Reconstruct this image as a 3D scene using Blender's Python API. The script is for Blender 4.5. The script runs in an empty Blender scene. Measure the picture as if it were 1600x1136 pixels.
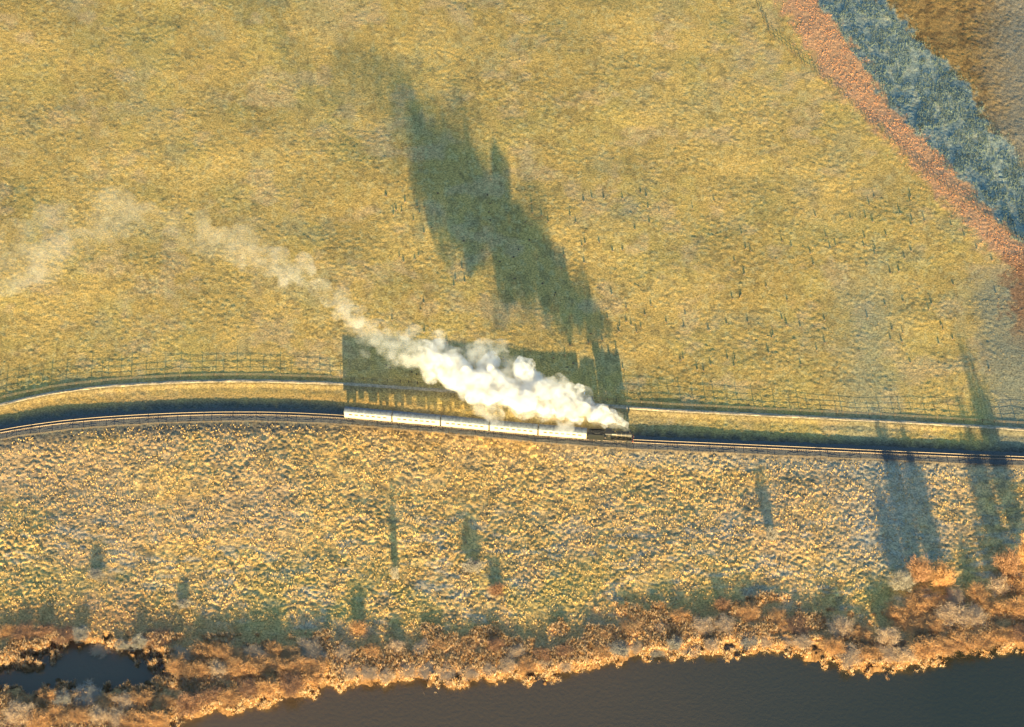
import bpy, bmesh, math, random
import numpy as np
from mathutils import Vector, Matrix
sc = bpy.context.scene
C = sc.collection
R = math.radians
random.seed(7); rng = np.random.default_rng(11)

# ------------------------------------------------------------------ camera
FOC = 87.0; FPX = FOC/36*1600
CAM = np.array([0.0, -719.0, 719.0]); S = math.sqrt(.5)
FW = np.array([0, S, -S]); UP = np.array([0, S, S]); RT = np.array([1.0, 0, 0])
cd = bpy.data.cameras.new('camera'); cam = bpy.data.objects.new('camera', cd); C.objects.link(cam)
cam.location = CAM; cam.rotation_euler = (R(45), 0, 0)
cd.lens = FOC; cd.sensor_width = 36; cd.clip_start = 10; cd.clip_end = 60000
sc.camera = cam
# ------------------------------------------------------------------ light
SUN_EL = 6.6; SUN_AZ = 4.0        # the sun stands behind the camera, a little to its right
w = bpy.data.worlds.new('World'); sc.world = w; w.use_nodes = True
wn = w.node_tree; bgn = wn.nodes['Background']
sky = wn.nodes.new('ShaderNodeTexSky'); sky.sky_type = 'NISHITA'; sky.sun_disc = False
sky.sun_elevation = R(SUN_EL); sky.sun_rotation = R(180-SUN_AZ)
sky.air_density = 1.3; sky.dust_density = 0.5; sky.ozone_density = 3.5
wn.links.new(sky.outputs[0], bgn.inputs[0]); bgn.inputs[1].default_value = 0.115
sl = bpy.data.lights.new('sun', 'SUN'); so = bpy.data.objects.new('sun', sl); C.objects.link(so)
sl.energy = 5.0; sl.angle = R(0.5); sl.color = (1, .80, .40)
ld = Vector((-math.sin(R(SUN_AZ))*math.cos(R(SUN_EL)), math.cos(R(SUN_AZ))*math.cos(R(SUN_EL)), -math.sin(R(SUN_EL))))
so.rotation_euler = ld.to_track_quat('-Z', 'Y').to_euler()
sc.view_settings.view_transform = 'Standard'; sc.view_settings.look = 'None'
sc.view_settings.exposure = 1.90; sc.view_settings.gamma = 1; sc.view_settings.use_curve_mapping = False
sc.render.engine = 'CYCLES'
sc.cycles.volume_bounces = 5; sc.cycles.transparent_max_bounces = 32; sc.cycles.volume_max_steps = 96

# ------------------------------------------------------------------ helpers
def at(u, v, z=0.0):
    u = np.asarray(u, float); v = np.asarray(v, float)
    a = (u-800)/FPX; b = -(v-568)/FPX
    d = FW[None]+a.reshape(-1, 1)*RT+b.reshape(-1, 1)*UP
    t = (z-CAM[2])/d[:, 2]
    p = CAM+d*t[:, None]
    return p
def P(u, v, z=0.0):
    q = at([u], [v], z)[0]; return Vector((q[0], q[1], z))
def uv_of(x, y, z=0.0):
    p = np.stack([x-CAM[0], y-CAM[1], np.full_like(x, z)-CAM[2]], -1)
    k = FPX/(p@FW); return 800+(p@RT)*k, 568-(p@UP)*k
LAT = rng.random((256, 256))
def vnoise(x, y):
    xi = np.floor(x).astype(int); yi = np.floor(y).astype(int); fx = x-xi; fy = y-yi
    fx = fx*fx*(3-2*fx); fy = fy*fy*(3-2*fy)
    g = lambda a, b: LAT[a & 255, b & 255]
    return (g(xi, yi)*(1-fx)+g(xi+1, yi)*fx)*(1-fy)+(g(xi, yi+1)*(1-fx)+g(xi+1, yi+1)*fx)*fy
def fbm(x, y, o=4):
    s = 0; a = .5; n = 0
    for i in range(o):
        s = s+a*vnoise(x*2**i+17.3*i, y*2**i+5.1*i); n += a; a *= .55
    return s/n
def sm(a, b, x):
    t = np.clip((x-a)/(b-a), 0, 1); return t*t*(3-2*t)
def worley(x, y, seed=0):
    xi = np.floor(x).astype(int); yi = np.floor(y).astype(int); d = np.full(x.shape, 9.0)
    for i in (-1, 0, 1):
        for j in (-1, 0, 1):
            a = xi+i; b = yi+j
            px = a+LAT[(a+seed) & 255, (b*3+seed) & 255]; py = b+LAT[(a*5+31+seed) & 255, (b+77) & 255]
            d = np.minimum(d, (x-px)**2+(y-py)**2)
    return np.sqrt(d)
def tag(o, label=None, cat=None, group=None, kind=None):
    if label: o['label'] = label
    if cat: o['category'] = cat
    if group: o['group'] = group
    if kind: o['kind'] = kind
    return o
def empty(name, loc, rz=0.0):
    o = bpy.data.objects.new(name, None); o.empty_display_size = .5; C.objects.link(o)
    o.location = loc; o.rotation_euler = (0, 0, rz); return o
def link(name, me, parent=None, loc=(0, 0, 0), rot=(0, 0, 0)):
    o = bpy.data.objects.new(name, me); C.objects.link(o); o.parent = parent
    o.location = loc; o.rotation_euler = rot; return o
def np_mesh(name, V, F, mat, smooth=False):
    V = np.asarray(V, np.float32); F = np.asarray(F, np.int32)
    me = bpy.data.meshes.new(name); k = F.shape[1]
    me.vertices.add(len(V)); me.vertices.foreach_set('co', V.ravel())
    me.loops.add(F.size); me.loops.foreach_set('vertex_index', F.ravel())
    me.polygons.add(len(F)); me.polygons.foreach_set('loop_start', np.arange(0, F.size, k, dtype=np.int32))
    me.update(calc_edges=True)
    if smooth: me.polygons.foreach_set('use_smooth', np.ones(len(F), bool))
    if mat: me.materials.append(mat)
    return me
class MB:
    def __init__(s): s.b = bmesh.new()
    def box(s, c, d, rz=0, bev=0, taper=1.0):
        prev = set(s.b.verts); r = bmesh.ops.create_cube(s.b, size=1.0)['verts']
        for v in r:
            k = taper if v.co.z > 0 else 1
            v.co = Vector((v.co.x*d[0]*k, v.co.y*d[1]*k, v.co.z*d[2]))
        if bev: bmesh.ops.bevel(s.b, geom=list({e for v in r for e in v.link_edges}), offset=bev, segments=1, affect='EDGES')
        r = [v for v in s.b.verts if v not in prev]
        M = Matrix.Translation(c) @ Matrix.Rotation(rz, 4, 'Z')
        for v in r: v.co = M @ v.co
        for v in s.b.verts: v.tag = True
        return s
    def cyl(s, c, r, h, axis='Z', n=12, r2=None):
        q = bmesh.ops.create_cone(s.b, cap_ends=True, segments=n, radius1=r, radius2=r if r2 is None else r2, depth=h)['verts']
        M = Matrix.Translation(c)
        if axis == 'X': M = M @ Matrix.Rotation(R(90), 4, 'Y')
        if axis == 'Y': M = M @ Matrix.Rotation(R(90), 4, 'X')
        for v in q: v.co = M @ v.co; v.tag = True
        return s
    def prism(s, prof, x0, x1):          # profile in (y, z) swept along x
        a = [s.b.verts.new((x0, y, z)) for y, z in prof]; b = [s.b.verts.new((x1, y, z)) for y, z in prof]
        n = len(prof); s.b.faces.new(a[::-1]); s.b.faces.new(b)
        for i in range(n): s.b.faces.new((a[i], a[(i+1) % n], b[(i+1) % n], b[i]))
        for v in a+b: v.tag = True
        return s
    def mesh(s, name, mat, smooth=False):
        bmesh.ops.recalc_face_normals(s.b, faces=s.b.faces)
        me = bpy.data.meshes.new(name); s.b.to_mesh(me); s.b.free(); me.materials.append(mat)
        if smooth:
            for p in me.polygons: p.use_smooth = True
        return me

# ------------------------------------------------------------------ materials
def mat(name, col, rough=.8, metal=0, var=.25, scale=3.0, bump=0.0, bscale=20):
    m = bpy.data.materials.new(name); m.use_nodes = True; t = m.node_tree; p = t.nodes['Principled BSDF']
    p.inputs['Roughness'].default_value = rough; p.inputs['Metallic'].default_value = metal
    tc = t.nodes.new('ShaderNodeTexCoord'); n = t.nodes.new('ShaderNodeTexNoise'); n.inputs['Scale'].default_value = scale
    n.inputs['Detail'].default_value = 6
    t.links.new(tc.outputs['Object'], n.inputs['Vector'])
    oi = t.nodes.new('ShaderNodeObjectInfo')
    mr = t.nodes.new('ShaderNodeMapRange'); mr.inputs[1].default_value = .3; mr.inputs[2].default_value = .7
    mr.inputs[3].default_value = 1-var; mr.inputs[4].default_value = 1+var
    t.links.new(n.outputs['Fac'], mr.inputs[0])
    mx = t.nodes.new('ShaderNodeVectorMath'); mx.operation = 'SCALE'; mx.inputs[0].default_value = col[:3]
    t.links.new(mr.outputs[0], mx.inputs['Scale']); t.links.new(mx.outputs[0], p.inputs['Base Color'])
    if bump:
        n2 = t.nodes.new('ShaderNodeTexNoise'); n2.inputs['Scale'].default_value = bscale
        t.links.new(tc.outputs['Object'], n2.inputs['Vector'])
        b = t.nodes.new('ShaderNodeBump'); b.inputs['Strength'].default_value = bump; b.inputs['Distance'].default_value = .1
        t.links.new(n2.outputs['Fac'], b.inputs['Height']); t.links.new(b.outputs[0], p.inputs['Normal'])
    return m
def ground_mat():
    m = bpy.data.materials.new('moor_grass'); m.use_nodes = True; t = m.node_tree; p = t.nodes['Principled BSDF']
    p.inputs['Roughness'].default_value = .95; p.inputs['Specular IOR Level'].default_value = .1
    a = t.nodes.new('ShaderNodeAttribute'); a.attribute_name = 'tint'
    tc = t.nodes.new('ShaderNodeTexCoord')
    n = t.nodes.new('ShaderNodeTexNoise'); n.inputs['Scale'].default_value = 1.3; n.inputs['Detail'].default_value = 5; n.inputs['Roughness'].default_value = .75
    t.links.new(tc.outputs['Object'], n.inputs['Vector'])
    mr = t.nodes.new('ShaderNodeMapRange'); mr.inputs[1].default_value = .36; mr.inputs[2].default_value = .64
    mr.inputs[3].default_value = .48; mr.inputs[4].default_value = 1.5
    t.links.new(n.outputs['Fac'], mr.inputs[0])
    mx = t.nodes.new('ShaderNodeVectorMath'); mx.operation = 'SCALE'
    t.links.new(a.outputs['Color'], mx.inputs[0]); t.links.new(mr.outputs[0], mx.inputs['Scale']); t.links.new(mx.outputs[0], p.inputs['Base Color'])
    b = t.nodes.new('ShaderNodeBump'); b.inputs['Strength'].default_value = .45; b.inputs['Distance'].default_value = .25
    t.links.new(n.outputs['Fac'], b.inputs['Height']); t.links.new(b.outputs[0], p.inputs['Normal'])
    return m
M = {}
M['ground'] = ground_mat()
M['ballast'] = mat('ballast', (.085, .085, .085), .95, var=.5, scale=2.5, bump=.6, bscale=4)
M['gravel'] = mat('gravel', (.42, .33, .22), .95, var=.4, scale=1.2, bump=.4, bscale=6)
M['sleeper'] = mat('sleeper_wood', (.16, .11, .075), .9)
M['rail'] = mat('rail_steel', (.26, .20, .15), .5, .5)
M['post'] = mat('weathered_wood', (.10, .07, .045), .9)
M['wire'] = mat('fence_wire', (.22, .17, .12), .6, .5)
M['cream'] = mat('cream_paint', (.52, .46, .34), .45, var=.06, scale=.7)
M['maroon'] = mat('tan_paint', (.62, .48, .32), .5, var=.1)
M['roof'] = mat('roof_canvas', (.13, .15, .18), .7, var=.35, scale=1.0)
M['glass'] = mat('coach_glass', (.07, .06, .05), .12, var=.1)
M['black'] = mat('black_iron', (.025, .024, .023), .5, var=.3)
M['green'] = mat('black_paint', (.016, .018, .018), .35, var=.2)
M['brass'] = mat('brass', (.6, .42, .15), .3, .9)
M['red'] = mat('red_paint', (.30, .03, .02), .5)
M['coal'] = mat('coal', (.015, .015, .015), .6, bump=1, bscale=5)
M['stone'] = mat('pale_boulder', (.58, .54, .46), .9, var=.3, bump=.5, bscale=2)
M['bark'] = mat('bark', (.20, .16, .12), .9, var=.4)
M['twig_orange'] = mat('orange_twigs', (.54, .29, .12), .8, var=.35, scale=.6)
M['twig_peach'] = mat('peach_twigs', (.54, .38, .24), .8, var=.3, scale=.6)
M['twig_grey'] = mat('grey_twigs', (.34, .30, .24), .8, var=.3, scale=.6)
M['twig_dark'] = mat('russet_twigs', (.36, .19, .10), .8, var=.35, scale=.6)
M['straw'] = mat('straw_grass', (.66, .46, .20), .9, var=.35, scale=.1)
M['teal_foliage'] = mat('grey_green_foliage', (.13, .17, .15), .9, var=.4, scale=.2)
M['bracken'] = mat('dead_bracken', (.60, .31, .16), .9, var=.35, scale=.2)

# ------------------------------------------------------------------ map curves (plan coordinates)
def cur(pts):
    xs, ys = zip(*pts)
    return lambda q: np.interp(q, xs, ys)
def smooth_cur(pts, r=30):
    f = cur(pts)
    return lambda q: sum(f(np.asarray(q, float)+d) for d in np.linspace(-r, r, 9))/9
rail_v = smooth_cur([(-4000, 1000), (-200, 716), (0, 674), (60, 664), (130, 656), (220, 650), (320, 646), (430, 646), (539, 651), (611, 658), (683, 664), (755, 671), (841, 679), (930, 686), (1000, 690),
                     (1120, 695), (1300, 703), (1500, 712), (1600, 716), (1750, 722), (5600, 800)], 40)
road_v = smooth_cur([(-4000, 960), (-200, 676), (0, 634), (60, 619), (120, 609), (200, 602), (300, 597), (400, 596), (540, 601), (700, 612), (850, 626), (1000, 640), (1200, 650), (1400, 660), (1600, 672), (1750, 684), (5600, 760)], 40)
shore_v = smooth_cur([(-4000, 1900), (-200, 1210), (0, 1210), (240, 1200), (268, 1128), (330, 1106), (400, 1098), (470, 1082), (520, 1068), (600, 1062), (700, 1060), (800, 1058), (870, 1054), (930, 1036), (980, 1024), (1100, 1018),
                      (1200, 1010), (1260, 1020), (1320, 1036), (1380, 1044), (1450, 1032), (1500, 1014), (1600, 1008), (1750, 1050), (5600, 900)], 10)
def shore_d(u, v):
    d = v-shore_v(u)
    for cu, cv, ru, rv in ((150, 1038, 92, 34), (45, 1056, 60, 20)):
        wob = (vnoise(u/9+3, v/7)-.5)*.25
        e = np.hypot((u-cu)/ru, (v-cv)/rv)+wob
        d = np.maximum(d, (1-e)*rv*1.1)
    return d+(fbm(u/14, v/14, 4)-.5)*44
orL = cur([(-2500, -1500), (-60, 1180), (0, 1218), (80, 1262), (150, 1318), (230, 1400), (310, 1470), (400, 1560), (450, 1620), (900, 2100)])
orR = cur([(-2500, -1200), (-60, 1235), (0, 1285), (80, 1340), (165, 1392), (215, 1442), (270, 1490), (345, 1560), (385, 1600), (900, 2100)])
teR = cur([(-2500, -900), (-60, 1340), (0, 1385), (70, 1442), (120, 1500), (190, 1540), (260, 1600), (900, 2150)])
def inpoly(u, v, poly):
    r = np.zeros(u.shape, bool); n = len(poly)
    for i in range(n):
        x0, y0 = poly[i]; x1, y1 = poly[(i+1) % n]
        if y0 == y1: continue
        r ^= ((y0 > v) != (y1 > v)) & (u < (x1-x0)*(v-y0)/(y1-y0)+x0)
    return r
WEDGE = [(655, 185), (664, 150), (672, 128), (680, 160), (690, 178), (697, 140), (703, 118), (714, 150), (721, 225), (728, 232), (731, 170), (736, 148), (743, 175), (748, 232), (758, 212), (766, 220),
         (782, 240), (803, 300), (835, 335), (850, 385), (862, 428), (890, 420), (903, 408), (925, 460), (950, 505), (972, 552), (945, 540), (905, 495), (880, 490), (845, 445), (800, 405), (770, 360), (735, 352), (722, 374), (690, 345), (665, 330)]

# ------------------------------------------------------------------ ground
def lines(a, b, st, far_lo, far_hi):
    core = np.arange(a, b+.1, st); lo = a-np.geomspace(8, a-far_lo, 14)[::-1]; hi = b+np.geomspace(8, far_hi-b, 14)
    return np.concatenate([lo, core, hi])
def regions(u, v):
    """weights and colours of the vegetation and some painted tree shadow, from plan coordinates"""
    wob = (fbm(u/22, v/22, 3)-.5)*34; wob2 = (fbm(u/5+90, v/5, 2)-.5)*20
    U = u+wob*.6+wob2; V = v+wob*.6+wob2
    n1 = fbm(u/130, v/90, 4); n2 = fbm(u/45+7, v/30+3, 4); n3 = fbm(u/9+50, v/9, 3); n4 = fbm(u/60+31, v/60+8, 4)
    c = np.array([.595, .385, .118])[None]*(0.75+.5*n1[:, None])
    def blend(c, col, wgt): return c*(1-wgt[:, None])+np.array(col)[None]*wgt[:, None]
    c = blend(c, (.56, .40, .12), sm(.5, .7, n4)*.6)
    c = blend(c, (.62, .42, .22), sm(.55, .75, n2)*.5)
    c = blend(c, (.36, .33, .20), sm(.56, .72, fbm(u/55+3, v/50+40, 4))*.3)
    c = blend(c, (.26, .19, .08), sm(.56, .70, n3)*.5); c = blend(c, (.66, .52, .22), sm(.60, .72, fbm(u/6+70, v/6+9, 2))*.4)
    up = 1-sm(-6, 6, V-rail_v(u))
    for k_, (a0, b0, c0) in enumerate(((420, .10, 30), (250, -.06, 22), (505, .03, 18), (120, .13, 40))):
        ln = a0+b0*u+c0*(vnoise(u/90+k_*9, np.full_like(u, 3.0+k_))-.5)*2
        c = blend(c, (.40, .27, .10), np.exp(-((v-ln)/1.6)**2)*up*.5*(vnoise(u/30, np.full_like(u, 9.0+k_)) > .35))
    g = np.exp(-((U-1360)/45)**2)*sm(380, 480, V)*up
    c = blend(c, (.36, .35, .22), g*.5)  # soft grey tree shadow painted into the upper field colour
    g = sm(1505, 1560, U-.12*(V-550))*sm(400, 460, V)*up
    c = blend(c, (.24, .25, .19), g*.7)  # darker shadow streak painted along the right edge of the hillside
    g = np.exp(-((v-rail_v(u)+24)/14)**2)*(1-sm(540, 800, u))
    c = blend(c, (.62, .34, .10), g*.6)
    wd = np.zeros_like(u)
    # bracken strip, dark blue-green tint along the gully, heather bank
    U0, U = U, U+(fbm(u/12+33, v/12+8, 4)-.5)*52
    orw = sm(-16, 14, U-orL(V))*(1-sm(-6, 6, U-orR(V)))
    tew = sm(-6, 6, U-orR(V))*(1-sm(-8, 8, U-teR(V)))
    brw = sm(-8, 8, U-teR(V))
    c = blend(c, (.64, .32, .18), orw*.8)
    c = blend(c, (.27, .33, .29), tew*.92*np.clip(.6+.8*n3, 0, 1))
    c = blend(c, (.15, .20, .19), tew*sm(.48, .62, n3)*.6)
    c = blend(c, (.34, .19, .065), brw*.85); c = blend(c, (.15, .09, .04), brw*sm(.5, .62, n3)*.6)
    c = blend(c, (.30, .27, .20), brw*sm(1500, 1610, U)*.8)
    c = blend(c, (.30, .14, .07), sm(1562, 1590, U)*sm(380, 420, V)*(1-sm(480, 560, V))*.8)
    U = U0
    # lower field
    low = sm(0, 8, v-rail_v(u))
    lc = np.array([.76, .45, .150])[None]*(.4+1.2*n3[:, None])
    lc = blend(lc, (.42, .38, .31), sm(.52, .66, n2)*.15)
    lc = blend(lc, (.60, .38, .22), sm(.5, .7, n1)*.5)
    lc = blend(lc, (.22, .17, .10), sm(.56, .66, fbm(u/16+5, v/8+60, 3))*.6)
    lc = blend(lc, (.42, .42, .36), sm(.58, .68, fbm(u/30+55, v/9+6, 3))*sm(740, 860, V)*.4)
    lc = blend(lc, (.46, .35, .10), sm(840, 930, V)*sm(.45, .6, n4)*.6)
    gs = sm(830, 900, U)*(1-sm(28, 46, V-rail_v(u)))
    lc = blend(lc, (.44, .39, .28), gs*.5)
    lc = blend(lc, (.40, .39, .32), np.exp(-((U-1390)/80)**2)*(1-sm(860, 920, V))*.5)  # grey tint painting the tall trees' shadow onto the slope
    SD = shore_d(u, v); so_ = sm(-115, -40, np.maximum(SD, V-np.minimum(shore_v(u), 1068)))
    lc = blend(lc, (.52, .27, .11), so_*.85)
    lc = blend(lc, (.10, .055, .028), sm(-22, -3, SD)*.9)
    c = c*(1-low[:, None])+lc*low[:, None]
    # dark bed of the line
    bed = np.exp(-(((V*.3+v*.7-rail_v(u)+1)/18)**4))
    c = blend(c, (.075, .07, .065), bed*.95*np.clip(.45+1.3*n3, 0, 1))
    lf = (1-sm(480, 620, u))*np.exp(-(((v-rail_v(u)-6)/25)**4))
    c = blend(c, (.11, .115, .10), lf*1.0*np.clip(.3+1.3*n3, 0, 1))
    vg = np.exp(-(((V*.4+v*.6-road_v(u)-2)/9)**4))
    c = blend(c, (.20, .16, .09), vg*.6)
    return np.clip(c, 0.01, .9), low, wd, tew, orw, brw
def height(u, v, X, Y, low, wd, tew, orw, brw, fine=True):
    near = np.exp(-((v-rail_v(u))/50)**2)
    near = np.maximum(near, np.exp(-((v-road_v(u))/26)**2))
    h = (fbm(X/60+9, Y/60, 3)-.5)*1.6*(1-near)
    h += -1.2*np.exp(-(((u-orR(v)-50)/38)**2))*(v < 640)*(1-near)
    h += .45*np.exp(-(((v-rail_v(u))/15)**4))+.55*np.exp(-(((v-road_v(u))/7)**4))
    if fine:
        q = 1-np.exp(-((v-rail_v(u)-1)/11)**4)
        q *= 1-.9*np.exp(-((v-road_v(u))/6)**4)
        # upper field: fine short grass
        h += (fbm(X/1.1, Y/1.1, 3)-.5)*.17*(1-low)*q
        h += np.maximum(0, .5-worley(X/2.3, Y/2.3, 9))*.32*(fbm(X/9, Y/9, 2) > .5)*(1-low)*q
        # lower field: tussocks drawn out on the slant
        a = R(28); xr = X*math.cos(a)+Y*math.sin(a); yr = -X*math.sin(a)+Y*math.cos(a)
        tz = np.maximum(0, .75-worley(xr/1.9, yr/1.25, 3))*.5+(fbm(xr/1.3, yr/.9, 3)-.5)*.34
        h += tz*low*q*(.3+1.3*fbm(X/14, Y/14, 3))
        h += (np.maximum(0, .7-worley(X/1.5, Y/1.6, 5))*.5)*(wd+tew*.7+brw*.6+orw*.3)*q
    sd = shore_d(u, v)
    h = h*(1-sm(-20, 2, sd))-4.6*sm(-12, 12, sd)
    return h
us = lines(-60, 1660, 2.0, -4000, 5600); vs = lines(-40, 1180, 1.9, -2300, 2600)
Ug, Vg = np.meshgrid(us, vs); u = Ug.ravel(); v = Vg.ravel()
g0 = at(u, v, 0.0); X = g0[:, 0]; Y = g0[:, 1]
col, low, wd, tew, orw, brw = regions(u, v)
inner = (u > -130) & (u < 1730) & (v > -120) & (v < 1260)
H = height(u, v, X, Y, low, wd, tew, orw, brw)
H = np.where(inner, H, height(u, v, X, Y, low, wd, tew, orw, brw, False))
nu, nv = len(us), len(vs)
idx = np.arange(nu*nv).reshape(nv, nu)
F = np.stack([idx[:-1, :-1], idx[1:, :-1], idx[1:, 1:], idx[:-1, 1:]], -1).reshape(-1, 4)
me = np_mesh('ground', np.stack([X, Y, H], -1), F, M['ground'], True)
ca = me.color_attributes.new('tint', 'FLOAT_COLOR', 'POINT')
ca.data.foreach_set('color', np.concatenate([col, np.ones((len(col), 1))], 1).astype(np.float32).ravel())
tag(link('ground', me), kind='structure')
def gh(uu, vv):
    uu = np.atleast_1d(np.asarray(uu, float)); vv = np.atleast_1d(np.asarray(vv, float)); p = at(uu, vv, 0)
    c, a, b, d, e, f = regions(uu, vv)
    return p, height(uu, vv, p[:, 0], p[:, 1], a, b, d, e, f)
def GP(uu, vv):
    p, h = gh(uu, vv); return Vector((p[0, 0], p[0, 1], float(h[0])))

# water
wm = bpy.data.materials.new('loch_water'); wm.use_nodes = True; t = wm.node_tree; p_ = t.nodes['Principled BSDF']
p_.inputs['Roughness'].default_value = .12
tc = t.nodes.new('ShaderNodeTexCoord'); sx = t.nodes.new('ShaderNodeSeparateXYZ'); t.links.new(tc.outputs['Object'], sx.inputs[0])
nz = t.nodes.new('ShaderNodeTexNoise'); nz.inputs['Scale'].default_value = .02; nz.inputs['Detail'].default_value = 3; t.links.new(tc.outputs['Object'], nz.inputs['Vector'])
ad = t.nodes.new('ShaderNodeMath'); ad.operation = 'MULTIPLY_ADD'; ad.inputs[1].default_value = 60; t.links.new(nz.outputs['Fac'], ad.inputs[0]); t.links.new(sx.outputs[0], ad.inputs[2])
mr = t.nodes.new('ShaderNodeMapRange'); mr.inputs[1].default_value = -150; mr.inputs[2].default_value = 190; t.links.new(ad.outputs[0], mr.inputs[0])
cr = t.nodes.new('ShaderNodeValToRGB'); t.links.new(mr.outputs[0], cr.inputs[0])
cr.color_ramp.elements[0].position = 0; cr.color_ramp.elements[0].color = (.14, .095, .055, 1)
cr.color_ramp.elements[1].position = 1; cr.color_ramp.elements[1].color = (.036, .042, .030, 1)
for pos, c_ in ((.35, (.11, .075, .042, 1)), (.62, (.095, .07, .042, 1)), (.8, (.06, .056, .038, 1))):
    e = cr.color_ramp.elements.new(pos); e.color = c_
t.links.new(cr.outputs[0], p_.inputs['Base Color'])
nb = t.nodes.new('ShaderNodeTexNoise'); nb.inputs['Scale'].default_value = .7; t.links.new(tc.outputs['Object'], nb.inputs['Vector'])
bp = t.nodes.new('ShaderNodeBump'); bp.inputs['Strength'].default_value = .22; bp.inputs['Distance'].default_value = .35
t.links.new(nb.outputs['Fac'], bp.inputs['Height']); t.links.new(bp.outputs[0], p_.inputs['Normal'])
yw = at([800], [960], 0)[0, 1]
tag(link('water', np_mesh('water', [(-3000, -1400, -2.3), (3000, -1400, -2.3), (3000, yw, -2.3), (-3000, yw, -2.3)], [(0, 1, 2, 3)], wm)), kind='structure')

# ------------------------------------------------------------------ railway and road
def path(vf, u0, u1, step, z):
    q = np.arange(u0, u1, 1.0); p = at(q, vf(q), z)
    d = np.concatenate([[0], np.cumsum(np.hypot(np.diff(p[:, 0]), np.diff(p[:, 1])))])
    s = np.arange(0, d[-1], step)
    x = np.interp(s, d, p[:, 0]); y = np.interp(s, d, p[:, 1])
    tx = np.gradient(x); ty = np.gradient(y); L = np.hypot(tx, ty)
    return x, y, tx/L, ty/L, s, np.interp(s, d, q)
def ribbon(name, pth, prof, m, rag=0.0):          # prof: (offset across, z) sweep
    x, y, tx, ty = pth[:4]; n = len(x); k = len(prof)
    V = np.zeros((n, k, 3))
    for j, (o, z) in enumerate(prof):
        oo = o+(rag*(vnoise(np.arange(n)/3.0, np.full(n, 7.0+j))-.5)*(1 if j in (0, k-1) else .45))
        V[:, j, 0] = x-ty*oo; V[:, j, 1] = y+tx*oo; V[:, j, 2] = z+rag*.12*(vnoise(np.arange(n)/2.0, np.full(n, 40.0+j))-.5)
    id_ = np.arange(n*k).reshape(n, k)
    F = np.stack([id_[:-1, :-1], id_[:-1, 1:], id_[1:, 1:], id_[1:, :-1]], -1).reshape(-1, 4)
    return np_mesh(name, V.reshape(-1, 3), F, m)
TP = path(rail_v, -250, 1900, .5, .8)
track = empty('railway_track', (0, 0, 0)); tag(track, kind='structure')
link('ballast', ribbon('ballast', TP, [(-5.4, -.3), (-2.7, .74), (2.7, .74), (5.4, -.3)], M['ballast'], 1.6), track)
SP = path(rail_v, -250, 1900, .72, .8)
b = MB(); n = len(SP[0]); V = []; F = []
cube = np.array([(-1, -1, -1), (1, -1, -1), (1, 1, -1), (-1, 1, -1), (-1, -1, 1), (1, -1, 1), (1, 1, 1), (-1, 1, 1)], float)
CF = np.array([(0, 3, 2, 1), (4, 5, 6, 7), (0, 1, 5, 4), (1, 2, 6, 5), (2, 3, 7, 6), (3, 0, 4, 7)])
def boxes(centers, dirs, dims, z0):
    V = []; F = []
    for i, (c, d) in enumerate(zip(centers, dirs)):
        q = cube*np.array(dims)/2
        V.append(np.stack([c[0]+q[:, 0]*d[0]-q[:, 1]*d[1], c[1]+q[:, 0]*d[1]+q[:, 1]*d[0], z0+q[:, 2]], -1)); F.append(CF+8*i)
    return np.concatenate(V), np.concatenate(F)
V, F = boxes(list(zip(SP[0], SP[1])), list(zip(SP[2], SP[3])), (.26, 2.6, .14), .80)
b.b.free(); tag(link('sleepers', np_mesh('sleepers', V, F, M['sleeper']), track), kind='stuff')
for o_ in (-.75, .75):
    link('rail', ribbon('rail', TP, [(o_-.07, .86), (o_-.05, 1.02), (o_+.05, 1.02), (o_+.07, .86)], M['rail']), track)
RP = path(road_v, -250, 1900, 1.0, 0.0)
road = ribbon('farm_road', RP, [(-1.0, .2), (-.8, .60), (-.3, .56), (0, .64), (.3, .56), (.8, .60), (1.0, .2)], M['gravel'], .7)
tag(link('farm_road', road), kind='structure')

# ------------------------------------------------------------------ fences
post_mesh = MB().box((0, 0, .85), (.22, .22, 2.4), taper=.8).mesh('post', M['post'])
def fence(label, pts, step, hgt, group=None):
    pts = np.array(pts, float); d = np.concatenate([[0], np.cumsum(np.hypot(np.diff(pts[:, 0]), np.diff(pts[:, 1])))])
    s = np.arange(0, d[-1], step*.5); uu = np.interp(s, d, pts[:, 0]); vv = np.interp(s, d, pts[:, 1])
    uu = uu+np.array([random.uniform(-.3, .3)*step for _ in uu]); p, h = gh(uu, vv)
    root = empty('fence', (p[0, 0], p[0, 1], h[0])); tag(root, label, 'fence', group)
    k = hgt/1.9
    for i in range(0, len(s), 2):
        o = link('post', post_mesh, root, (p[i, 0]-p[0, 0], p[i, 1]-p[0, 1], h[i]-h[0]), (R(random.uniform(-4, 4)), R(random.uniform(-5, 5)), random.uniform(0, 1)))
        o.scale = (1, 1, k*random.uniform(.7, 1.15))
    for q in (.35, .62, .9):
        z = h[::2]+q*hgt; a = np.stack([p[::2, 0], p[::2, 1], z], -1)-np.array([p[0, 0], p[0, 1], h[0]]); n = len(a); w_ = .04
        V = np.concatenate([a+[0, 0, w_], a+[0, w_, -w_*.6], a+[0, -w_, -w_*.6]]); i = np.arange(n-1)
        F = np.concatenate([np.stack([i+j*n, i+1+j*n, i+1+((j+1) % 3)*n, i+((j+1) % 3)*n], -1) for j in range(3)])
        link('wire', np_mesh('wire', V, F, M['wire']), root)
uu = np.arange(-40, 1650, 10.0)
fence('tall wooden post and wire fence along the upper side of the farm road', np.stack([uu, road_v(uu)-9], -1), 18, 1.6)
fence('low dark post fence between the railway ballast and the rough lower field', np.stack([uu, rail_v(uu)+15], -1), 17, 1.1)
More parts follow.
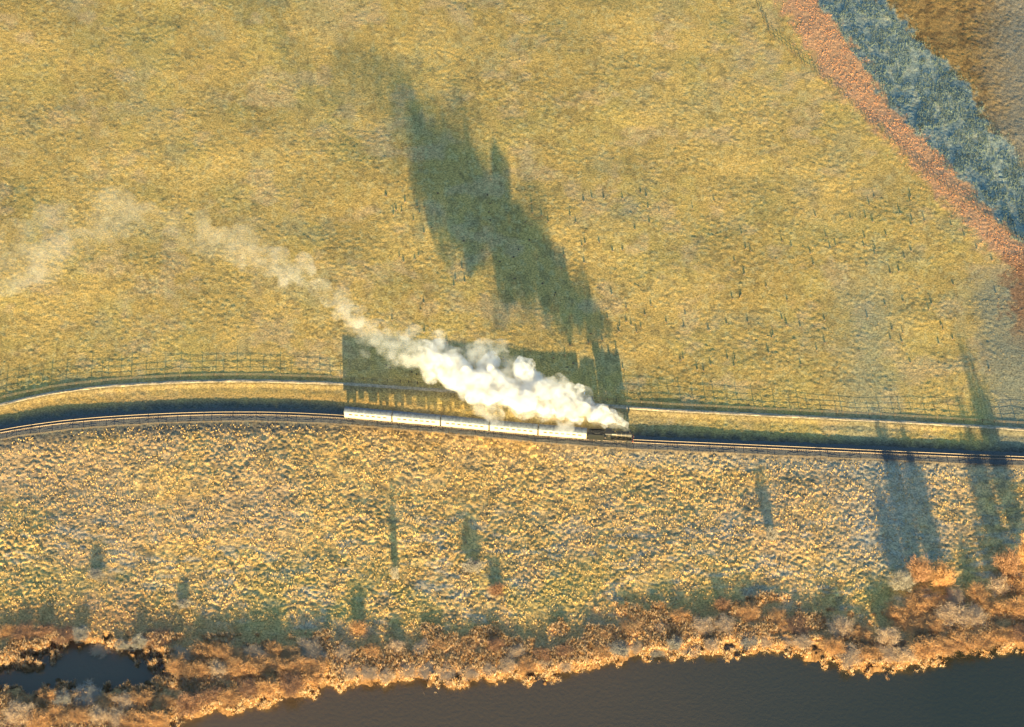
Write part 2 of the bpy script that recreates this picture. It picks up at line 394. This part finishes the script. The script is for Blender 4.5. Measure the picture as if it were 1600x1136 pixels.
fence('post fence running down the hillside beside the orange bracken strip', [(1165, -30), (1208, 60), (1262, 105), (1326, 160), (1384, 215), (1465, 286), (1540, 338), (1612, 388)], 8, 1.3)

# ------------------------------------------------------------------ trains
def wheel_mesh(r, name, m):
    return MB().cyl((0, 0, 0), r, .14, 'Y', 16).cyl((0, -.09, 0), r*.35, .1, 'Y', 8).mesh(name, m)
WH = wheel_mesh(.48, 'wheel', M['black']); DW = wheel_mesh(.91, 'driving_wheel', M['black'])
LC = 19.0; HW = 1.35
def arc_profile(): return [(HW*1.04*math.cos(a), 3.62+.50*math.sin(a)) for a in np.linspace(0, math.pi, 9)]
coach_body = MB().box((0, 0, 2.35), (LC, 2*HW, 2.55), bev=.06).mesh('body', M['cream'])
coach_low = MB().box((0, -HW-.015, 1.5), (LC-.2, .03, .55)).box((0, HW+.015, 1.5), (LC-.2, .03, .55)).mesh('lower_panel', M['maroon'])
coach_roof = MB().prism(arc_profile(), -LC/2-.08, LC/2+.08).mesh('roof', M['roof'])
coach_frame = MB().box((0, 0, .98), (LC-.3, 2.2, .2)).box((2.2, 0, .62), (3.2, 1.9, .55)).box((-2.6, .0, .66), (2.0, 1.7, .45)).mesh('underframe', M['black'])
win = MB().box((0, 0, 0), (1.35, .05, .62), bev=.03).mesh('window', M['glass'])
door = MB().box((0, 0, 0), (.70, .07, 2.05), bev=.02).mesh('door', M['cream'])
vent = MB().cyl((0, 0, 0), .14, .22, 'Z', 8).mesh('roof_vent', M['black'])
bell = MB().box((0, 0, 2.3), (.36, 1.1, 2.2), bev=.04).mesh('gangway', M['black'])
buf = MB().cyl((0, 0, 0), .2, .35, 'X', 10).mesh('buffer', M['black'])
bogie = MB().box((0, 0, .62), (3.6, 2.0, .30)).mesh('bogie', M['black'])
def make_coach(loc, rz, label, group):
    r = empty('railway_coach', loc, rz); tag(r, label, 'railway coach', group); r.scale = (1, 1.15, 1.18)
    for n_, m_ in (('body', coach_body), ('roof', coach_roof), ('lower_panel', coach_low), ('underframe', coach_frame)): link(n_, m_, r)
    for s in (-1, 1):
        for i in range(7): link('window', win, r, (-6.9+i*2.3, s*(HW+.012), 2.72))
        for x in (-8.6, 8.6): link('door', door, r, (x, s*(HW+.012), 2.2))
        bg = link('bogie', bogie, r, (s*6.7, 0, 0))
        for x in (-1.3, 1.3):
            for y in (-.78, .78): link('wheel', WH, bg, (x, y, .48))
        for y in (-.7, .7): link('buffer', buf, r, (s*(LC/2+.12), y, 1.05))
        link('gangway', bell, r, (s*(LC/2+.12), 0, 0))
    for i in range(7): link('roof_vent', vent, r, (-7.5+i*2.5, .35*(-1)**i, 4.12))
    return r
def make_loco(loc, rz, label):
    r = empty('steam_locomotive', loc, rz); tag(r, label, 'steam locomotive'); r.scale = (1.05, 1.35, 1.4); x0 = 3.2
    link('boiler', MB().cyl((x0, 0, 2.55), .82, 6.2, 'X', 24).cyl((x0-2.2, 0, 2.6), .92, 1.8, 'X', 20).mesh('boiler', M['green']), r)
    sb = link('smokebox', MB().cyl((x0+3.7, 0, 2.55), .90, 1.4, 'X', 24).cyl((x0+4.45, 0, 2.55), .78, .14, 'X', 20, .6).mesh('smokebox', M['black']), r)
    link('handle', MB().box((x0+4.55, 0, 2.55), (.06, .6, .07)).mesh('handle', M['brass']), sb)
    link('chimney', MB().cyl((x0+3.7, 0, 3.65), .26, .7, 'Z', 14, .30).cyl((x0+3.7, 0, 4.02), .38, .1, 'Z', 14).mesh('chimney', M['black']), r)
    link('dome', MB().cyl((x0+.6, 0, 3.45), .42, .4, 'Z', 14, .34).cyl((x0+.6, 0, 3.70), .34, .14, 'Z', 14, .1).mesh('dome', M['green']), r)
    link('safety_valve', MB().cyl((x0-1.9, 0, 3.6), .2, .35, 'Z', 10).mesh('safety_valve', M['brass']), r)
    for x in (-.2, 1.6, 3.2): link('boiler_band', MB().cyl((x0-1+x, 0, 2.55), .94 if x < 0 else .845, .07, 'X', 24).mesh('boiler_band', M['rail']), r)
    for s in (-1, 1):
        for x in (-1.1, .9, 2.9):
            w_ = link('driving_wheel', DW, r, (x0-.6+x, s*.78, .91)); 
        for x in (3.2, 4.4): link('wheel', WH, r, (x0+x-.2, s*.78, .48))
        link('coupling_rod', MB().box((x0+.3, s*.98, .80), (4.3, .07, .14)).mesh('coupling_rod', M['rail']), r)
        link('cylinder', MB().cyl((x0+3.6, s*1.15, 1.0), .38, 1.2, 'X', 12).mesh('cylinder', M['black']), r)
        link('running_plate', MB().box((x0+.7, s*1.05, 1.55), (8.4, .62, .10)).mesh('running_plate', M['black']), r)
        link('buffer', buf, r, (x0+5.2, s*.85, 1.1))
        link('handrail', MB().cyl((x0+.2, s*.93, 2.95), .035, 6.5, 'X', 6).mesh('handrail', M['rail']), r)
    link('buffer_beam', MB().box((x0+4.98, 0, 1.1), (.16, 2.5, .5)).mesh('buffer_beam', M['red']), r)
    cab = link('cab', MB().box((x0-4.25, 0, 2.35), (1.9, 2.55, 2.3), bev=.05).mesh('cab', M['green']), r)
    for s in (-1, 1): link('window', MB().box((x0-4.1, s*1.29, 2.85), (.8, .05, .6)).mesh('window', M['glass']), cab)
    link('roof', MB().prism([(1.36*math.cos(a), 3.45+.42*math.sin(a)) for a in np.linspace(0, math.pi, 9)], x0-5.6, x0-3.2).mesh('roof', M['black']), cab)
    t_ = x0-9.0
    td = link('tender', MB().box((t_, 0, 1.95), (6.2, 2.55, 1.5), bev=.05).box((t_, 0, 1.12), (6.4, 2.3, .16)).mesh('tender', M['green']), r)
    for s in (-1, 1): link('side_rim', MB().box((t_+.2, s*1.2, 2.8), (5.6, .08, .32)).mesh('side_rim', M['green']), td)
    for x in (-2.2, 0, 2.2):
        for y in (-.78, .78): link('wheel', WH, td, (t_+x, y, .48))
    bm = bmesh.new(); bmesh.ops.create_icosphere(bm, subdivisions=3, radius=1)
    for v_ in bm.verts: v_.co = Vector((v_.co.x*2.3, v_.co.y*1.0, v_.co.z*.6))*random.uniform(.9, 1.08)+Vector((t_+.4, 0, 2.6))
    cm = bpy.data.meshes.new('coal'); bm.to_mesh(cm); bm.free(); cm.materials.append(M['coal']); link('coal', cm, td)
    return r
TF = path(rail_v, -100, 1750, .2, 1.02)
def on_track(uq):
    i = int(np.argmin(np.abs(TF[5]-uq))); return i
GAP = .62; i0 = on_track(540)
LB = ['rearmost cream coach at the left-hand end of the train', 'second cream coach from the rear of the train', 'middle cream coach of the five in the train',
      'fourth cream coach from the rear, beneath the thick steam', 'cream coach coupled directly behind the dark engine and tender']
for k in range(5):
    i = i0+int((LC/2+k*(LC+GAP))/.2)
    make_coach((TF[0][i], TF[1][i], 1.02), math.atan2(TF[3][i], TF[2][i]), LB[k], 'cream railway coaches of the steam train')
i = i0+int((5*(LC+GAP)+9.2)/.2); ang = math.atan2(TF[3][i], TF[2][i])
make_loco((TF[0][i], TF[1][i], 1.02), ang, 'dark steam engine with its coal tender at the right-hand head of the train')
ch1 = Vector((TF[0][i]+7.25*math.cos(ang), TF[1][i]+7.25*math.sin(ang), 1.02+5.75))

# ------------------------------------------------------------------ steam
def steam_mat(name, dens, fall, nscale):
    m = bpy.data.materials.new(name); m.use_nodes = True; t = m.node_tree; t.nodes.remove(t.nodes['Principled BSDF'])
    pv = t.nodes.new('ShaderNodeVolumePrincipled'); pv.inputs['Color'].default_value = (.98, .98, .975, 1); pv.inputs['Anisotropy'].default_value = .0
    tc = t.nodes.new('ShaderNodeTexCoord'); n = t.nodes.new('ShaderNodeTexNoise'); n.inputs['Scale'].default_value = nscale; n.inputs['Detail'].default_value = 6; n.inputs['Roughness'].default_value = .65
    t.links.new(tc.outputs['Object'], n.inputs['Vector'])
    mr = t.nodes.new('ShaderNodeMapRange'); mr.inputs[1].default_value = .42; mr.inputs[2].default_value = .58; mr.inputs[3].default_value = 0.05; mr.inputs[4].default_value = 1
    t.links.new(n.outputs['Fac'], mr.inputs[0])
    sx = t.nodes.new('ShaderNodeSeparateXYZ'); t.links.new(tc.outputs['Object'], sx.inputs[0])
    cr = t.nodes.new('ShaderNodeMapRange'); cr.interpolation_type = 'SMOOTHSTEP'; cr.inputs[1].default_value = fall[0]; cr.inputs[2].default_value = fall[1]; cr.inputs[3].default_value = fall[2]; cr.inputs[4].default_value = dens
    t.links.new(sx.outputs[0], cr.inputs[0])
    mu = t.nodes.new('ShaderNodeMath'); mu.operation = 'MULTIPLY'; t.links.new(mr.outputs[0], mu.inputs[0]); t.links.new(cr.outputs[0], mu.inputs[1])
    t.links.new(mu.outputs[0], pv.inputs['Density']); t.links.new(pv.outputs[0], t.nodes['Material Output'].inputs['Volume'])
    return m
def plume(chim, pts, label, m_, vox=.55, flat=.5, extra=()):
    """pts: (u, v, height, radius px) of the puffs in plan"""
    bm = bmesh.new(); rs = random.Random(3)
    prev = None; path_ = []
    for (u_, v_, h_, r_) in pts: path_.append((P(u_, v_, h_), r_/3.8))
    full = [(chim, .35)]+path_
    for (a, ra), (b_, rb) in zip(full[:-1], full[1:]):
        L = (b_-a).length; n_ = max(2, int(L/(.5*(ra+rb)*.45)))
        n_ = min(n_, 40)
        for i in range(n_):
            f = (i+.5)/n_; c = a.lerp(b_, f); r0 = ra+(rb-ra)*f
            for k in range(4):
                d = Vector((rs.gauss(0, 1), rs.gauss(0, 1.75), rs.gauss(0, 1)*flat))*.42*r0; rr = r0*rs.uniform(.34, .74)
                bmesh.ops.create_icosphere(bm, subdivisions=2, radius=rr, matrix=Matrix.Translation(c+d-chim) @ Matrix.Diagonal((1, 1.15, flat+.1, 1)))
    for br in extra:
        for (a, b_) in zip(br[:-1], br[1:]):      # tall narrow puffs standing out of the cloud
            for k in range(6):
                f = k/6; q = P(*a[:3]).lerp(P(*b_[:3]), f)
                bmesh.ops.create_icosphere(bm, subdivisions=2, radius=(a[3]+(b_[3]-a[3])*f)/3.8, matrix=Matrix.Translation(q-chim+Vector((rs.gauss(0, .3), 0, rs.gauss(0, .3)))))
    tmp = bpy.data.meshes.new('tmp'); bm.to_mesh(tmp); bm.free(); o = bpy.data.objects.new('tmp', tmp); C.objects.link(o)
    md = o.modifiers.new('r', 'REMESH'); md.mode = 'VOXEL'; md.voxel_size = vox
    dg = bpy.context.evaluated_depsgraph_get(); me = bpy.data.meshes.new_from_object(o.evaluated_get(dg))
    bpy.data.objects.remove(o); me.name = 'steam_plume'
    n_ = len(me.vertices); co = np.zeros(n_*3); me.vertices.foreach_get('co', co); co = co.reshape(-1, 3)
    no = np.zeros(n_*3); me.vertices.foreach_get('normal', no); no = no.reshape(-1, 3)
    amp = np.clip(np.hypot(co[:, 0], co[:, 1])/9, .1, 1.1)
    d = (fbm(co[:, 0]/2.6+co[:, 2]/3, co[:, 1]/2.6-co[:, 2]/2, 5)-.45)*3.2
    co = co+no*(d*amp)[:, None]; me.vertices.foreach_set('co', co.ravel()); me.update()
    me.materials.clear(); me.materials.append(m_)
    return me
near = [(980, 664, 7.1, 4), (970, 658, 7.3, 6), (955, 651, 7.6, 9), (932, 643, 8.0, 13), (902, 633, 8.8, 18), (864, 621, 10.2, 25), (824, 609, 12.6, 31), (784, 600, 14.8, 31), (744, 592, 16.2, 30), (714, 580, 16.6, 26), (694, 566, 16.4, 24),
        (668, 552, 19, 21), (630, 541, 23, 20), (590, 526, 23, 17), (564, 508, 23, 13), (549, 490, 23, 10), (538, 474, 23, 8)]
spires = [[(716, 596, 14.0, 15), (690, 580, 15.5, 12)], [(752, 600, 15, 20), (735, 592, 17, 14)], [(733, 590, 17, 10), (728, 580, 20, 6), (725, 574, 22.5, 3)], [(772, 590, 15.5, 9), (768, 580, 18.5, 5), (765, 574, 21, 3)], [(704, 575, 17, 9), (700, 566, 19.5, 5), (698, 560, 22, 3)]]
far = [(560, 500, 20, 14), (530, 468, 19, 17), (500, 446, 18, 20), (465, 424, 19, 23), (420, 402, 24, 24), (370, 384, 25, 24), (310, 370, 26, 26), (250, 350, 27, 32), (190, 325, 28, 36), (130, 345, 28, 36), (70, 390, 29, 46), (10, 420, 29, 56)]
ns = (ch1.x-P(700, 580, 17).x)
SM1 = steam_mat('dense_steam', .75, (-ns-16, -ns+6, .045), .30)
SM2 = steam_mat('steam_fringe', .10, (-ns-44, -ns+6, .035), .22)
SM3 = steam_mat('thin_steam', .055, (-75, 0, .014), .08)
r = empty('steam_plume', ch1); tag(r, 'thick white steam billowing back over the coaches and thinning up the slope', 'steam')
link('dense_steam', plume(ch1, [(a, b, c, d*1.02) for a, b, c, d in near], '', SM1, .6, .40, spires), r)
link('steam_fringe', plume(ch1, [(a, b, c, d*1.3) for a, b, c, d in near[2:]], '', SM2, .9), r)
fo = P(*far[0][:3]); link('drifting_steam', plume(fo, far, '', SM3, 1.6), r, fo-ch1)

# ------------------------------------------------------------------ ground cover
def blades(N, pos, hmin, hmax, wd_, lean, per, m, name):
    """pos: (N,3) clump bases; per blades each, each a thin triangle"""
    b = np.repeat(pos, per, 0); n = len(b)
    ang = rng.uniform(0, 2*math.pi, n); rad = rng.uniform(0, 1, n)
    h = rng.uniform(hmin, hmax, n)*(1-.3*rad)
    base = b+np.stack([np.cos(ang)*rad*lean*.4, np.sin(ang)*rad*lean*.4, np.full(n, -.05)], -1)
    tip = base+np.stack([np.cos(ang)*rad*lean, np.sin(ang)*rad*lean, h], -1)+rng.normal(0, .08, (n, 3))*h[:, None]
    a2 = rng.uniform(0, math.pi, n); wv = np.stack([np.cos(a2), np.sin(a2), np.zeros(n)], -1)*wd_*rng.uniform(.6, 1.3, n)[:, None]
    V = np.stack([base-wv, base+wv, tip], 1).reshape(-1, 3)
    return np_mesh(name, V, np.arange(3*n).reshape(-1, 3), m)
def scatter(N, ur, vr, test):
    uu = rng.uniform(*ur, N); vv = rng.uniform(*vr, N); k = test(uu, vv); uu = uu[k]; vv = vv[k]
    p, h = gh(uu, vv); return np.stack([p[:, 0], p[:, 1], h], -1), uu, vv
p, a_, b_ = scatter(26000, (-20, 1620), (650, 1040), lambda u, v: (v > rail_v(u)+18) & (shore_d(u, v) < -14) & (fbm(u/20, v/12, 3) > .42))
tag(link('tussock_grass', blades(0, p, .35, .95, .07, .45, 9, M['straw'], 'tussock_grass')), 'straw-coloured tussock grass covering the rough field below the railway', 'grass', kind='stuff')
p, a_, b_ = scatter(16000, (-20, 1620), (-20, 640), lambda u, v: (v < road_v(u)-10) & (fbm(u/9+4, v/9, 3) > .52) & (u < orR(v)))
tag(link('moor_grass', blades(0, p, .12, .4, .06, .4, 5, M['straw'], 'moor_grass')), 'short golden moor grass tufts scattered over the upper hillside', 'grass', kind='stuff')
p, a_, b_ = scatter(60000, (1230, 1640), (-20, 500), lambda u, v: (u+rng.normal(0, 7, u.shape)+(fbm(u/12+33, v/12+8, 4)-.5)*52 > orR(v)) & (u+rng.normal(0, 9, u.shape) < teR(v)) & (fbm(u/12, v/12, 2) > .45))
tag(link('foliage', blades(0, p, .4, 1.1, .07, .4, 6, M['teal_foliage'], 'foliage')), 'dark blue-green rushes filling the gully at the top right of the hillside', 'foliage', kind='stuff')
p, a_, b_ = scatter(30000, (1150, 1640), (-20, 500), lambda u, v: (u+rng.normal(0, 12, u.shape) > orL(v)+4) & (u+rng.normal(0, 7, u.shape)+(fbm(u/12+33, v/12+8, 4)-.5)*52 < orR(v)-2) & (fbm(u/10+5, v/10, 2) > .4))
tag(link('bracken', blades(0, p, .2, .6, .08, .5, 6, M['bracken'], 'bracken')), 'rust-orange dead bracken strip beside the blue-green gully', 'bracken', kind='stuff')
p, a_, b_ = scatter(380, (600, 1560), (300, 590), lambda u, v: (v < road_v(u)-20) & (fbm(u/40, v/40, 3) > .5))
tag(link('heather_tufts', blades(0, p, .5, 1.0, .14, .5, 24, M['bark'], 'heather_tufts')), 'small dark heather tufts dotted over the right side of the hillside', 'heather', kind='stuff')
p, a_, b_ = scatter(110000, (-30, 1630), (880, 1170), lambda u, v: (shore_d(u, v) < 3) & (v > np.minimum(shore_v(u), 1075)-85) & (fbm(u/25+8, v/18, 3) > .38+.22*(1-sm(-85, -30, v-np.minimum(shore_v(u), 1075)))))
sc1 = p[::2]; sc2 = p[1::2]
tag(link('shore_scrub', blades(0, sc1, .5, 1.8, .09, .8, 12, M['twig_peach'], 'shore_scrub')), 'peach-coloured bare scrub thickening along the loch shore', 'scrub', kind='stuff')
tag(link('shore_brush', blades(0, sc2, .5, 1.6, .09, .8, 10, M['twig_orange'], 'shore_brush')), 'orange-brown undergrowth mixed through the scrub along the loch shore', 'scrub', kind='stuff')

# ------------------------------------------------------------------ bare bushes and small trees
def crown_mesh(seed, m, n=6500, tall=1.0):
    g = np.random.default_rng(seed); nb = 70
    # limbs rising from the base, twigs spraying off them
    an = g.uniform(0, 2*math.pi, nb); el = g.uniform(.35, 1.35, nb); L = g.uniform(.35, 1.05, nb)
    d = np.stack([np.cos(an)*np.cos(el)*.62, np.sin(an)*np.cos(el)*.62, np.sin(el)*tall], -1)*L[:, None]
    k = g.integers(0, nb, n); f = g.uniform(.25, 1.0, n)**.7
    b = d[k]*f[:, None]+g.normal(0, .06, (n, 3)); b[:, 2] = np.abs(b[:, 2])
    tl = g.uniform(.08, .24, n)
    td = d[k]*.35+g.normal(0, .55, (n, 3)); td[:, 2] = np.abs(td[:, 2])*.8+.15; td /= np.linalg.norm(td, axis=1)[:, None]
    tip = b+td*tl[:, None]
    wv = np.cross(td, g.normal(0, 1, (n, 3))); wv /= np.linalg.norm(wv, axis=1)[:, None]; wv *= g.uniform(.003, .0065, n)[:, None]
    return np_mesh('crown', np.stack([b-wv, b+wv, tip], 1).reshape(-1, 3), np.arange(3*n).reshape(-1, 3), m), d
def stems_mesh(d):
    b = bmesh.new()
    for q in d[:24]:
        q = Vector(q); M_ = q.to_track_quat('Z', 'Y').to_matrix().to_4x4()
        r_ = bmesh.ops.create_cone(b, cap_ends=False, segments=5, radius1=.016, radius2=.004, depth=q.length)['verts']
        for v_ in r_: v_.co = M_ @ (v_.co+Vector((0, 0, q.length/2)))
    me = bpy.data.meshes.new('stems'); b.to_mesh(me); b.free(); me.materials.append(M['bark']); return me
PROTO = {}
for cn in ('orange', 'peach', 'grey', 'dark'):
    PROTO[cn] = []
    for s_ in range(3):
        cm, d = crown_mesh(100+s_*7+len(cn), M['twig_'+cn], tall=(1.0, 1.25, .85)[s_]); PROTO[cn].append((cm, stems_mesh(d)))
CW = {'orange': 'orange-brown', 'peach': 'pale peach', 'grey': 'grey', 'dark': 'dark russet'}
def bush(u_, v_, h_, wdt, cn, label, group):
    q = GP(u_, v_); q.z = max(q.z, -2.4)-.05
    r = empty('bare_tree', q, random.uniform(0, 6.28)); r.scale = (wdt*random.uniform(.8, 1.25), wdt*random.uniform(.8, 1.15), h_)
    tag(r, label, 'bare tree', group)
    cm, stm = random.choice(PROTO[cn]); link('crown', cm, r); link('trunk', stm, r)
NUM = ['first', 'second', 'third', 'fourth', 'fifth', 'sixth', 'seventh', 'eighth', 'ninth', 'tenth', 'eleventh', 'twelfth', 'thirteenth', 'fourteenth']
def run(n, u0, u1, vf, h, w_, cols, jit=6):
    rr = random.Random(int(u0*7+n)); o = []
    for k in range(n):
        uu = u0+(u1-u0)*(k+.5)/n+rr.uniform(-jit, jit)*.6
        o.append((uu, float(vf(uu))+rr.uniform(-jit, jit), h*.54*rr.uniform(.7, 1.35), w_*rr.uniform(.8, 1.2), rr.choice(cols)))
    return o
bk = lambda off: (lambda q: float(shore_v(np.array([q]))[0])-off)
rows = [
 ('above the left inlet', 'bare trees above the left inlet', run(9, -5, 262, lambda q: 995-12*math.sin(q/40), 3.6, 7, ['orange', 'dark', 'peach', 'grey'])),
 ('on the bottom left point', 'bare trees on the bottom left point', run(8, 10, 262, lambda q: 1126, 5, 9, ['orange', 'orange', 'peach', 'orange'])),
 ('of the front row on the bottom left point', 'bare trees on the bottom left point', run(8, 25, 270, lambda q: 1095, 3.8, 8, ['orange', 'peach', 'grey'])),
 ('of the back row on the orange point', 'bare trees on the orange point', run(8, 272, 500, lambda q: 1022, 4.5, 9, ['orange', 'peach', 'peach', 'dark'])),
 ('of the middle row on the orange point', 'bare trees on the orange point', run(8, 266, 515, lambda q: 1048, 5, 9, ['orange', 'peach', 'orange'])),
 ('of the waterside row on the orange point', 'bare trees on the orange point', run(7, 282, 500, bk(16), 4.5, 9, ['orange', 'dark', 'orange', 'peach'])),
 ('of the waterside row left of centre', 'bare trees of the shore left of centre', run(12, 530, 900, bk(12), 2.8, 7, ['peach', 'orange', 'peach'])),
 ('of the upper row left of centre', 'bare trees of the shore left of centre', run(10, 520, 900, bk(40), 3.2, 7.5, ['orange', 'dark', 'peach'], 12)),
 ('of the waterside row right of centre', 'bare trees of the shore right of centre', run(12, 925, 1270, bk(10), 3.0, 7, ['peach', 'grey', 'peach', 'orange'])),
 ('of the upper row right of centre', 'bare trees of the shore right of centre', run(9, 935, 1270, bk(44), 3.0, 8, ['orange', 'peach', 'dark'], 12)),
 ('of the waterside row on the right bank', 'bare trees of the right bank', run(11, 1285, 1608, bk(14), 5, 9.5, ['orange', 'orange', 'dark', 'peach'])),
 ('of the middle row on the right bank', 'bare trees of the right bank', run(9, 1300, 1608, bk(52), 5.5, 10, ['orange', 'peach', 'orange'], 9)),
 ('of the back row on the right bank', 'bare trees of the right bank', run(7, 1385, 1610, lambda q: 955-.14*(q-1385), 5.5, 10, ['orange', 'orange', 'peach'], 10)),
]
for txt, grp, L_ in rows:
    L_ = sorted(L_, key=lambda t_: t_[0])
    for i, (u_, v_, h_, w_, cn) in enumerate(L_):
        bush(u_, v_, h_*random.uniform(.85, 1.15), w_*random.uniform(.9, 1.15), cn, '%s bare tree, %s from left %s' % (CW[cn], NUM[i], txt), grp)
lone = [(618, 905, 5.4, 3.6, 'grey', 'slim grey bare tree standing alone in the lower field, left of centre'), (738, 890, 4.2, 7, 'grey', 'broad grey bare bush in the lower field, right of the slim tree'),
        (776, 925, 3, 6, 'dark', 'low dark russet bush just below the broad grey bush in mid field'), (1205, 842, 4.0, 7, 'grey', 'small grey bush alone in the right half of the lower field'),
        (1436, 905, 12, 11, 'dark', 'tallest dark bare tree, rising above the orange right bank'), (1408, 918, 7, 8, 'grey', 'shorter grey bare tree at the left foot of the tallest dark one'),
        (1470, 915, 9, 9, 'orange', 'tall orange bare tree close right of the tallest dark one'), (1572, 895, 11, 10, 'dark', 'tall dark russet tree at the right edge of the lower field'), (1604, 880, 12, 10, 'orange', 'tall orange tree cut by the right edge of the picture'),
        (285, 945, 2.4, 6, 'grey', 'low grey bush in the lower left field above the orange point'), (150, 900, 2.2, 6, 'grey', 'low grey bush in the field above the left inlet'), (560, 985, 2.6, 7, 'orange', 'orange bush set back from the shore below the slim grey tree'),
        (1128, 948, 2.6, 6, 'dark', 'dark russet bush in the field above the shore right of centre')]
for u_, v_, h_, w_, cn, lb in lone: bush(u_, v_, h_, w_, cn, lb, None)
